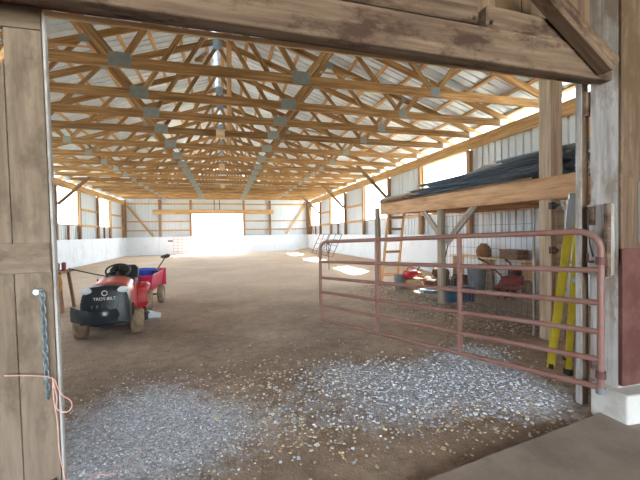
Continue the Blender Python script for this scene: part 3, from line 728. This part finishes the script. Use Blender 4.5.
b.build('tines', 'darksteel', t)
# firewood rounds
for k, (x, y, z, rr, ln, a) in enumerate(((5.55, 7.75, .16, .17, .4, .4), (5.95, 7.9, .15, .16, .36, .2), (5.2, 8.1, .14, .15, .4, -.2), (5.4, 7.95, .40, .14, .36, .1), (6.2, 8.2, .14, .15, .4, .6), (4.95, 7.62, .13, .13, .3, .1))):
    t = thing('log', '%s dark log lying under the loft between the round posts' % ('largest', 'second largest, rightward', 'leftmost low', 'topmost stacked', 'hindmost', 'smallest leftmost')[k], 'log', (x, y, g(x, y)+z), a, 'logs under the loft')
    MB().lathe([(rr*.98, -ln/2), (rr, -ln/4), (rr*1.03, 0), (rr, ln/4), (rr*.97, ln/2)], 16, 'y').build('bark', 'bark', t, True)
    for s in (-1, 1): MB().lathe([(0, s*(ln/2+.004)), (rr*.9, s*(ln/2+.002))], 16, 'y').build('cut_end', 'cutwood', t)
# fuel can (red) on a crate
t = thing('wooden_crate', 'small slatted wooden crate at the foot of the far round post', 'crate', (4.55, 7.95, g(4.55, 7.95)))
for k in range(3):
    for s in (-1, 1):
        MB().box((0, s*.16, .04+.09*k), (.46, .015, .075)).build('slat', 'post', t, bevel=.003)
        MB().box((s*.225, 0, .04+.09*k), (.015, .30, .075)).build('slat', 'post', t, bevel=.003)
MB().box((0, 0, .01), (.44, .30, .015)).build('bottom', 'deck', t)
MB().box((0, 0, .262), (.47, .335, .012)).build('lid', 'deck', t)
t = thing('fuel_can', 'bright red plastic fuel can lying on the wooden crate', 'fuel can', (4.52, 7.93, g(4.55, 7.95)+.27), .3)
sec = lambda x, sc: [(x, .10*sc*math.cos(2*PI*k/16)*(1.2 if abs(math.cos(2*PI*k/16)) > .5 else 1), .115+.105*sc*math.sin(2*PI*k/16)) for k in range(16)]
MB().loft([sec(-.2, .7), sec(-.18, .95), sec(0, 1.05), sec(.15, .95), sec(.18, .6)]).build('body', 'red', t, True)
MB().tube([(.16, 0, .16), (.24, 0, .2), (.32, 0, .26)], .018, 10).build('spout', 'black', t, True)
MB().tube(smooth_path([(-.12, 0, .2), (-.1, 0, .27), (.05, 0, .28), (.1, 0, .21)]), .016, 8).build('carry_handle', 'red', t, True)
# sled
t = thing('plastic_sled', 'pale blue plastic sled lying in front of the dark logs', 'sled', (4.98, 7.2, g(5.05, 7.3)), -.25)
MB().loft([[(-.55, -.2, .02), (-.55, .2, .02), (-.55, .24, .1), (-.55, -.24, .1)], [(.45, -.2, .02), (.45, .2, .02), (.45, .24, .1), (.45, -.24, .1)], [(.6, -.16, .1), (.6, .16, .1), (.6, .18, .16), (.6, -.18, .16)]]).build('tray', 'paleblue', t, bevel=.012)
MB().tube([(.6, -.12, .13), (.7, 0, .11), (.6, .12, .13)], .006, 6).build('pull_cord', 'rope', t, True)
t = thing('grey_pipe_bucket', 'light grey bucket beside the crate with the red can', 'bucket', (4.22, 8.0, g(4.22, 8)))
t.name = 'pail'
MB().lathe([(0, 0), (.1, 0), (.125, .36), (.135, .36), (.135, .375), (.118, .375), (.09, .012), (0, .012)], 22).build('shell', 'greycan', t, True)
MB().tube([(-.12, 0, .34)]+[(-.125*math.cos(PI*k/8), .02, .34-.1*math.sin(PI*k/8)) for k in range(1, 8)]+[(.12, 0, .34)], .004, 6).build('bail_handle', 'steel', t, True)
# shovel
def shovel(label, p0, p1, hm, parent_up=(0, 0, 1)):
    p0, p1 = Vector(p0), Vector(p1)
    t = thing('shovel', label, 'shovel', p0); d = (p1-p0); Lh = d.length
    t.rotation_mode = 'QUATERNION'; t.rotation_quaternion = d.to_track_quat('Z', 'Y')
    MB().tube([(0, 0, .22), (0, 0, Lh)], .016, 8).build('handle', hm, t, True)
    secs = []
    for z, w, dp in ((0, .04, .0), (.06, .09, .01), (.16, .11, .02), (.25, .10, .025), (.3, .03, .012)):
        secs.append([(-w, dp, z), (0, dp+.02, z), (w, dp, z), (w, dp-.004, z), (0, dp+.015, z), (-w, dp-.004, z)])
    MB().loft(secs).build('blade', 'darksteel', t, True)
    MB().tube([(-.07, 0, Lh), (.07, 0, Lh)], .018, 8).build('grip', 'black', t, True)
    return t
shovel('black handled shovel standing upright among the dark logs', (5.72, 8.45, g(5.7, 8.4)+.02), (6.2, 8.75, 1.15), 'black')
# shelf on the wall with sack and box
t = thing('wall_shelf', 'pale plank shelf along the right wall under the loft', 'shelf', (6.42, 7.4, 0))
MB().box((0, 0, .80), (.42, 2.6, .03)).build('board', 'tan', t, bevel=.004)
for y in (-1.2, 0, 1.2): MB().box((.0, y, .395), (.36, .04, .80)).build('support', 'tan', t, bevel=.004)
t = thing('feed_sack', 'brown feed sack standing on the pale wall shelf', 'sack', (6.40, 7.55, .816))
secs = []
for z, sx, sy in ((0, .13, .17), (.04, .16, .2), (.16, .17, .2), (.26, .13, .16), (.31, .07, .1), (.34, .05, .12)):
    secs.append([(sx*math.cos(2*PI*k/18)*(1+.08*math.sin(5*2*PI*k/18+z*9)), sy*math.sin(2*PI*k/18), z) for k in range(18)])
MB().loft(secs).build('bag', 'sack', t, True)
MB().tube([(.06*math.cos(2*PI*k/12), .09*math.sin(2*PI*k/12), .305) for k in range(12)], .008, 6, closed=True).build('tie', 'rope', t, True)
t = thing('storage_box', 'dark brown wooden box on the pale wall shelf, right of the sack', 'box', (6.42, 6.62, .816))
MB().box((0, 0, .10), (.3, .52, .2)).build('body', 'deck', t, bevel=.006)
MB().box((0, 0, .21), (.32, .54, .025)).build('lid', 'deck', t, bevel=.004)
o = MB().box((0, 0, .4), (.18, .04, .8)).build('white_board', 'greyx', bevel=.004); o.location = (6.15, 6.93, g(6, 6.9)-.02); o.rotation_euler = (-.1, 0, .5); tag(o, 'pale upright board leaning beside the grey trash can', 'board'); o.name = 'plank'
o = MB().box((0, 0, .2), (.16, .16, .4)).build('wood_block', 'post', bevel=.006); o.location = (4.9, 8.25, g(4.9, 8.25)-.01); tag(o, 'upright square wood block behind the crate under the loft', 'wood block')

# ------------------------------------------------------------------ wheels
def wheel(parent, c, ro, ri, w, nm='wheel', steer=0):
    r = ro; prof = [(ri, -w*.42), (ri+.02, -w*.5), (r-.05, -w*.5), (r-.015, -w*.42), (r, -w*.25), (r, w*.25), (r-.015, w*.42), (r-.05, w*.5), (ri+.02, w*.5), (ri, w*.42)]
    o = MB().lathe(prof, 36, 'x', (0, 0, 0), closed=True).build(nm, 'tyre', parent, True); o.location = c; o.rotation_euler = (0, 0, steer)
    MB().lathe([(0, -w*.30), (.035, -w*.32), (.05, -w*.2), (ri*.8, -w*.22), (ri, -w*.40), (ri, w*.40), (ri*.8, w*.22), (.05, w*.2), (.035, w*.42), (0, w*.44)], 28, 'x').build('rim', 'rim', o, True)
    return o

# ------------------------------------------------------------------ riding mower (front toward the camera, local -y)
mw = thing('riding_mower', 'red and black riding lawn mower parked facing the doorway', 'lawn mower', (-1.76, 6.50, g(-1.72, 6.5)), .11)
def hsec(y, w, zt, zb, k=.75):
    pts = []
    for a in range(13):
        q = PI*a/12; cx = math.cos(q); sz = math.sin(q)
        x = w*(abs(cx)**.55)*(1 if cx >= 0 else -1); z = zb+(zt-zb)*(sz**.45 if sz > 1e-6 else 0)
        pts.append((x, y, z))
    return pts
MB().loft([hsec(-.83, .25, .77, .40), hsec(-.78, .275, .80, .38), hsec(-.55, .295, .81, .36), hsec(-.25, .30, .825, .36), hsec(-.06, .295, .83, .36), hsec(-.03, .27, .82, .36)]).build('hood', 'red', mw, True)
MB().loft([hsec(-.95, .26, .735, .27), hsec(-.92, .31, .785, .25), hsec(-.80, .325, .80, .25), hsec(-.72, .31, .785, .27)]).build('grille', 'black', mw, True)
gr = [c for c in mw.children if c.name.startswith('grille')] if mw.children else []
for k in range(6): MB().box((-.16+k*.064, -.955, .505), (.022, .012, .04)).build('grille_slot', 'bumper', mw)
for q in (-1, 1):
    for k in range(3): MB().box((q*.262, -.925, .53+k*.045), (.05, .02, .018)).build('grille_slot', 'bumper', mw)
for s in (-1, 1):
    o = MB().lathe([(0, -.03), (.03, -.026), (.05, -.01), (.055, .02), (0, .03)], 18, 'y').build('headlight', 'lens', mw, True); o.location = (s*.225, -.915, .715); o.scale = (1.5, 1, 1.0); o.rotation_euler = (0, 0, s*.35)
MB().tube([(.033*math.cos(2*PI*k/20), -.957, .69+.033*math.sin(2*PI*k/20)) for k in range(20)], .007, 6, closed=True).build('emblem', 'letter', mw, True)
cu = bpy.data.curves.new('lettering', 'FONT'); cu.body = 'TROY-BILT'; cu.size = .058; cu.extrude = .002; cu.align_x = 'CENTER'; cu.align_y = 'CENTER'; cu.offset = .001
to = bpy.data.objects.new('lettering_curve', cu); COL.objects.link(to)
dg = bpy.context.evaluated_depsgraph_get(); me = bpy.data.meshes.new_from_object(to.evaluated_get(dg)); bpy.data.objects.remove(to)
me.materials.clear(); me.materials.append(M['letter'])
lo = bpy.data.objects.new('brand_lettering', me); COL.objects.link(lo); lo.parent = mw; lo.location = (0, -.959, .61); lo.rotation_euler = (PI/2, 0, 0); lo['label'] = 'white lettering across the black grille'
# bumper: bowed guard below the grille
secs = []
for k in range(15):
    t = -1+2*k/14; x = -.06+t*.40; y = -1.02+.26*t*t; zt = .45+.05*t*t; zb = .29-.01*t*t
    secs.append([(x, y, zt), (x, y-.025, (zt+zb)/2), (x, y, zb), (x, y+.05, zb+.01), (x, y+.05, zt-.01)])
MB().loft(secs).build('bumper', 'glossblack', mw, True)
MB().box((0, -.6, .28), (.40, .5, .14)).build('chassis', 'black', mw, bevel=.02)
MB().tube([(-.38, -.62, .2), (.38, -.62, .2)], .025, 10).build('front_axle', 'darksteel', mw, True)
for s in (-1, 1): wheel(mw, (s*.365, -.62, .195), .195, .09, .19, 'front_wheel', steer=.12)
for s in (-1, 1): wheel(mw, (s*.37, .58, .25), .25, .12, .24, 'rear_wheel')
dash = MB().loft([hsec(-.04, .23, .82, .4), hsec(.04, .22, .845, .4), hsec(.14, .18, .78, .4)]).build('dashboard', 'black', mw, True)
MB().tube([(0, .06, .80), (0, .20, .885)], .022, 10).build('steering_column', 'black', mw, True)
sw = MB().tube([(.185*math.cos(2*PI*k/28), .185*math.sin(2*PI*k/28), 0) for k in range(28)], .016, 8, closed=True)
for a in (PI/2, PI*7/6, PI*11/6): sw.bar((0, 0, 0), (.18*math.cos(a), .18*math.sin(a), 0), .03, .014)
sw.lathe([(0, -.015), (.045, -.015), (.045, .015), (0, .02)], 16)
o = sw.build('steering_wheel', 'black', mw, True); o.location = (0, .21, .90); o.rotation_euler = (math.radians(32), 0, 0)
# seat
MB().loft([[(x*sx, y, .62+z) for x, z in ((-.23, 0), (.23, 0), (.25, .06), (.2, .1), (-.2, .1), (-.25, .06))] for y, sx in ((.38, .85), (.45, 1), (.7, 1.02), (.82, .95))]).build('seat_cushion', 'black', mw, bevel=.015)
MB().loft([[(x*sx, .80+.12*t+d, 0.66+.28*t) for x, d in ((-.23, 0), (.23, 0), (.25, .05), (.2, .11), (-.2, .11), (-.25, .05))] for t, sx in ((0, .9), (.3, 1.02), (.75, 1.0), (1, .75))]).build('seat_back', 'black', mw, bevel=.015)
# red rear body: fenders over the wheels, upright front panels and footboards
secs = []
for y, zt, w in ((.28, .57, .40), (.34, .61, .44), (.62, .635, .455), (.86, .615, .44), (.92, .57, .42)):
    secs.append([(-w, y, zt-.05), (-w+.05, y, zt), (w-.05, y, zt), (w, y, zt-.05), (w, y, zt-.10), (w-.03, y, zt-.10), (-w+.03, y, zt-.10), (-w, y, zt-.10)])
MB().loft(secs).build('fender', 'red', mw, True)
for s in (-1, 1):
    MB().loft([[(s*.20, .27, .30), (s*.43, .27, .30), (s*.43, .31, .30), (s*.20, .31, .30)], [(s*.19, .29, .58), (s*.43, .29, .58), (s*.43, .34, .58), (s*.19, .34, .58)]]).build('fender_apron', 'red', mw, bevel=.012)
    MB().box((s*.335, .06, .295), (.25, .46, .03)).build('footboard', 'red', mw, bevel=.01)
    MB().loft([[(s*.27, -.22, .31), (s*.30, -.22, .31), (s*.30, -.0, .31), (s*.27, .0, .31)], [(s*.275, -.2, .70), (s*.30, -.2, .70), (s*.30, -.04, .74), (s*.275, -.04, .74)]]).build('hood_side_panel', 'red', mw, bevel=.006)
MB().box((0, .55, .46), (.44, .66, .26)).build('rear_housing', 'black', mw, bevel=.03)
MB().loft([[(.50*math.cos(2*PI*k/28)*sc, .0+.36*math.sin(2*PI*k/28)*sc-.03, z) for k in range(28)] for z, sc in ((.09, 1.0), (.19, 1.0), (.225, .93))]).build('mower_deck', 'black', mw, True)
MB().loft([[(.43, -.14, .10), (.43, .14, .10), (.43, .14, .2), (.43, -.14, .2)], [(.66, -.11, .08), (.66, .15, .08), (.66, .14, .12), (.66, -.1, .12)]]).build('discharge_chute', 'rim', mw, bevel=.01)
for s in (-1, 1): MB().tube([(s*.30, .36, .62), (s*.34, .36, .75)], .012, 8).build('lever', 'darksteel', mw, True)
b = MB().tube([(-.12, .0, .845), (-.35, .02, .9), (-.70, .05, 1.0)], .009, 8)
o = b.build('pole', 'black', smooth=True); o.location = mw.location; o.location.z -= .02; tag(o, 'thin black pole laid across the mower dashboard pointing left', 'pole')

# ------------------------------------------------------------------ garden cart
ct = thing('garden_cart', 'crimson steel dump cart hitched behind the riding mower', 'cart', (-1.84, 8.35, g(-1.84, 8.35)))
x1, ya, yb = .42, -.68, .68
def tray(z0, z1, fl, th):
    lo = [(-x1+fl, ya+fl, z0), (x1-fl, ya+fl, z0), (x1-fl, yb-fl, z0), (-x1+fl, yb-fl, z0)]; hi = [(-x1, ya, z1), (x1, ya, z1), (x1, yb, z1), (-x1, yb, z1)]
    return lo, hi
lo_, hi_ = tray(.36, .68, .05, .02)
for i, nm in enumerate(('front_panel', 'side_panel', 'tailgate', 'side_panel')):
    j = (i+1) % 4; q = [Vector(lo_[i]), Vector(lo_[j]), Vector(hi_[j]), Vector(hi_[i])]
    n = (q[1]-q[0]).cross(q[3]-q[0]).normalized()*.018
    MB().loft([[v for v in q], [v-n for v in q]]).build(nm, 'magenta', ct)
MB().box((0, 0, .365), (.76, 1.28, .02)).build('tray_floor', 'magenta', ct)
MB().tube([(-x1, ya, .685), (x1, ya, .685), (x1, yb, .685), (-x1, yb, .685)], .016, 8, closed=True).build('rim_rail', 'magenta', ct, True)
MB().box((0, yb+.02, .52), (.92, .03, .40)).build('tail_lip', 'magenta', ct, bevel=.006)
MB().tube([(-.44, .05, .2), (.44, .05, .2)], .018, 8).build('axle', 'darksteel', ct, True)
for s in (-1, 1):
    wheel(ct, (s*.45, .05, .205), .205, .10, .12)
    MB().bar((s*.25, .05, .2), (s*.25, .05, .355), .05, .05, up=(0, 1, 0)).build('axle_bracket', 'darksteel', ct)
MB().bar((0, -.6, .34), (0, -.9, .33), .06, .05).build('drawbar', 'magenta', ct)
cx, cy, cz = ct.location
t = thing('blue_tub', 'bright blue plastic tub sitting in the crimson cart', 'tub', (cx+.1, cy+.15, cz+.378)); t.name = 'tub'
MB().lathe([(0, 0), (.20, 0), (.25, .36), (.27, .36), (.27, .38), (.24, .38), (.19, .015), (0, .015)], 28).build('shell', 'blue', t, True)
for s in (-1, 1): MB().tube([(s*.255, -.07, .33), (s*.29, -.05, .33), (s*.29, .05, .33), (s*.255, .07, .33)], .01, 6).build('handle', 'blue', t, True)
t = thing('white_pail', 'white plastic pail at the front of the crimson cart', 'bucket', (cx-.27, cy-.38, cz+.378)); t.name = 'bucket'
MB().lathe([(0, 0), (.11, 0), (.13, .38), (.14, .38), (.14, .40), (.12, .40), (.1, .012), (0, .012)], 22).build('shell', 'white', t, True)
MB().lathe([(0, .40), (.135, .40), (.135, .42), (0, .43)], 22).build('lid', 'white', t, True)
shovel('black scoop shovel sticking out of the back of the crimson cart', (cx+.46, cy+.98, cz+1.02), (cx+.36, cy-.05, cz+.70), 'black')

# ------------------------------------------------------------------ bench with vise at left
t = thing('work_stand', 'narrow wooden work stand by the left door edge, yellow straps on its legs', 'work stand', (-3.36, 8.25, g(-3.22, 8.25)))
MB().box((0, 0, .79), (.5, .62, .04)).build('top', 'deck', t, bevel=.005)
for sx in (-1, 1):
    for sy in (-1, 1): beam('leg', (sx*.24, sy*.28, 0), (sx*.17, sy*.22, .78), .05, .06, 'post', t)
beam('stretcher', (-.2, -.24, .3), (.2, -.24, .3), .03, .06, 'post', t)
MB().tube(smooth_path([(.2, -.27, .77), (.24, -.29, .55), (.17, -.3, .4), (.12, -.29, .55), (.13, -.27, .77)]), .018, 6).build('strap', 'orange', t, True)
t = thing('bench_vise', 'grey steel vise standing on the work stand', 'vise', (-3.33, 8.1, g(-3.2, 8.2)+.81))
MB().lathe([(0, 0), (.09, 0), (.09, .025), (.05, .06), (0, .06)], 16).build('base', 'rim', t, True)
MB().box((0, 0, .11), (.2, .09, .1)).build('body', 'rim', t, bevel=.015)
MB().box((-.1, 0, .17), (.035, .14, .07)).build('jaw', 'steel', t, bevel=.005); MB().box((-.15, 0, .17), (.035, .14, .07)).build('jaw', 'steel', t, bevel=.005)
MB().tube([(-.16, 0, .11), (-.3, 0, .11)], .014, 8).build('screw', 'steel', t, True)
for k, (x, y, h, m, l) in enumerate(((-3.50, 8.35, .30, 'paleblue', 'pale blue bottle on the work stand behind the vise'), (-3.17, 8.22, .17, 'rustred', 'small red can on the right edge of the work stand'), (-3.36, 8.44, .14, 'greycan', 'short grey can at the back of the work stand'))):
    t = thing('bottle' if k == 0 else 'can', l, 'bottle' if k == 0 else 'can', (x, y, g(-3.2, 8.2)+.81))
    if k == 0: MB().lathe([(0, 0), (.045, 0), (.045, h*.65), (.018, h*.82), (.018, h*.93), (0, h*.93)], 16).build('body', m, t, True); MB().lathe([(0, h*.93), (.022, h*.93), (.022, h), (0, h)], 12).build('cap', 'white', t, True)
    else: MB().lathe([(0, 0), (.04, 0), (.04, h*.9), (.036, h*.95), (0, h*.95)], 16).build('body', m, t, True); MB().lathe([(0, h*.95), (.02, h*.95), (.02, h), (0, h)], 12).build('cap', 'darksteel', t, True)

# ------------------------------------------------------------------ livestock panels leaning on the walls
def panel(name, label, p0, p1, tilt, h, mat, nv, nh, rr=.018):
    p0, p1 = Vector(p0), Vector(p1); e = (p1-p0); Lp = e.length; e.normalize()
    t = thing(name, label, 'livestock panel', p0, 0, 'livestock panels'); up = Vector(tilt).normalized()
    Q = lambda u, v: e*u+up*v
    MB().tube([Q(0, 0), Q(Lp, 0), Q(Lp, h), Q(0, h)], rr, 8, closed=True).build('frame', mat, t, True)
    for k in range(1, nh): MB().tube([Q(0, h*k/nh), Q(Lp, h*k/nh)], rr*.8, 6).build('rail', mat, t, True)
    for k in range(1, nv): MB().tube([Q(Lp*k/nv, 0), Q(Lp*k/nv, h)], rr*.8, 6).build('upright', mat, t, True)
panel('livestock_panel', 'dark red tube panel leaning on the right wall, nearer of the two', (5.95, 19.3, g(5.95, 19.3)+.02), (5.95, 21.6, g(5.95, 21.6)+.02), (.62, .0, 1.3), 1.45, 'rust', 2, 4)
panel('livestock_panel', 'dark red tube panel leaning on the right wall, farther of the two', (5.95, 21.9, g(5.95, 21.9)+.02), (5.95, 24.2, g(5.95, 24.2)+.02), (.62, .0, 1.3), 1.45, 'rust', 2, 4)
panel('livestock_panel', 'faded pink tube panel leaning on the far wall left of the door', (-3.75, 28.35, .03), (-2.55, 28.35, .03), (0, .18, 1.3), 1.38, 'pink', 4, 6)
o = MB().box((0, 0, 0), (.35, .03, .1)).build('wall_vent', 'darksteel', bevel=.01); o.location = (-4.0, YF-.13, 1.05); tag(o, 'small dark handle plate on the far white kickboard left of the pink panel', 'handle')

# ------------------------------------------------------------------ old barn around the camera, unseen; closed against skylight, rear opened for daylight
b = MB(); b.box((0, -2.4, 3.95), (10.2, 9.2, .05)); struct(b.build('ceiling', 'oldz', norm=False))
struct(MB().box((-5.05, -2.4, 1.9), (.05, 9.2, 4.1)).build('wall_west', 'oldz')); struct(MB().box((5.05, -2.4, 1.9), (.05, 9.2, 4.1)).build('wall_east', 'oldz'))
b = MB().box((0, -7, 3.85), (10, .05, .25)); struct(b.build('wall_rear', 'oldz'))

# ------------------------------------------------------------------ light and camera
w = bpy.data.worlds.new('sky'); SC.world = w; w.use_nodes = True
bg = w.node_tree.nodes['Background']; bg.inputs[0].default_value = (.80, .91, 1.0, 1); bg.inputs[1].default_value = 1.0
sd = bpy.data.lights.new('sun', 'SUN'); sd.energy = 3.0; sd.angle = .01; sd.color = (1, .95, .86)
so = bpy.data.objects.new('sun', sd); COL.objects.link(so); so.rotation_mode = 'QUATERNION'
so.rotation_quaternion = Vector((-1.9, -1.9, -2.6)).to_track_quat('-Z', 'Y'); so.location = (20, 20, 25)

yaw, pit, rol = math.radians(15.2), math.radians(-1.2), math.radians(-.94)
F = Vector((math.sin(yaw)*math.cos(pit), math.cos(yaw)*math.cos(pit), math.sin(pit))); Rr = Vector((math.cos(yaw), -math.sin(yaw), 0)); U = Rr.cross(F)
R2 = Rr*math.cos(rol)+U*math.sin(rol); U2 = -Rr*math.sin(rol)+U*math.cos(rol)
cd = bpy.data.cameras.new('camera'); cd.sensor_width = 36; cd.lens = 36*350/640; cd.clip_start = .05; cd.clip_end = 400
co = bpy.data.objects.new('camera', cd); COL.objects.link(co)
mt = Matrix((R2, U2, -F)).transposed().to_4x4(); mt.translation = (0, 0, 1.5); co.matrix_world = mt
SC.camera = co
vs = SC.view_settings; vs.view_transform = 'Standard'; vs.look = 'None'; vs.gamma = 1; vs.use_curve_mapping = False; vs.exposure = 4.05
SC.cycles.max_bounces = 10; SC.cycles.diffuse_bounces = 7; SC.cycles.use_denoising = True
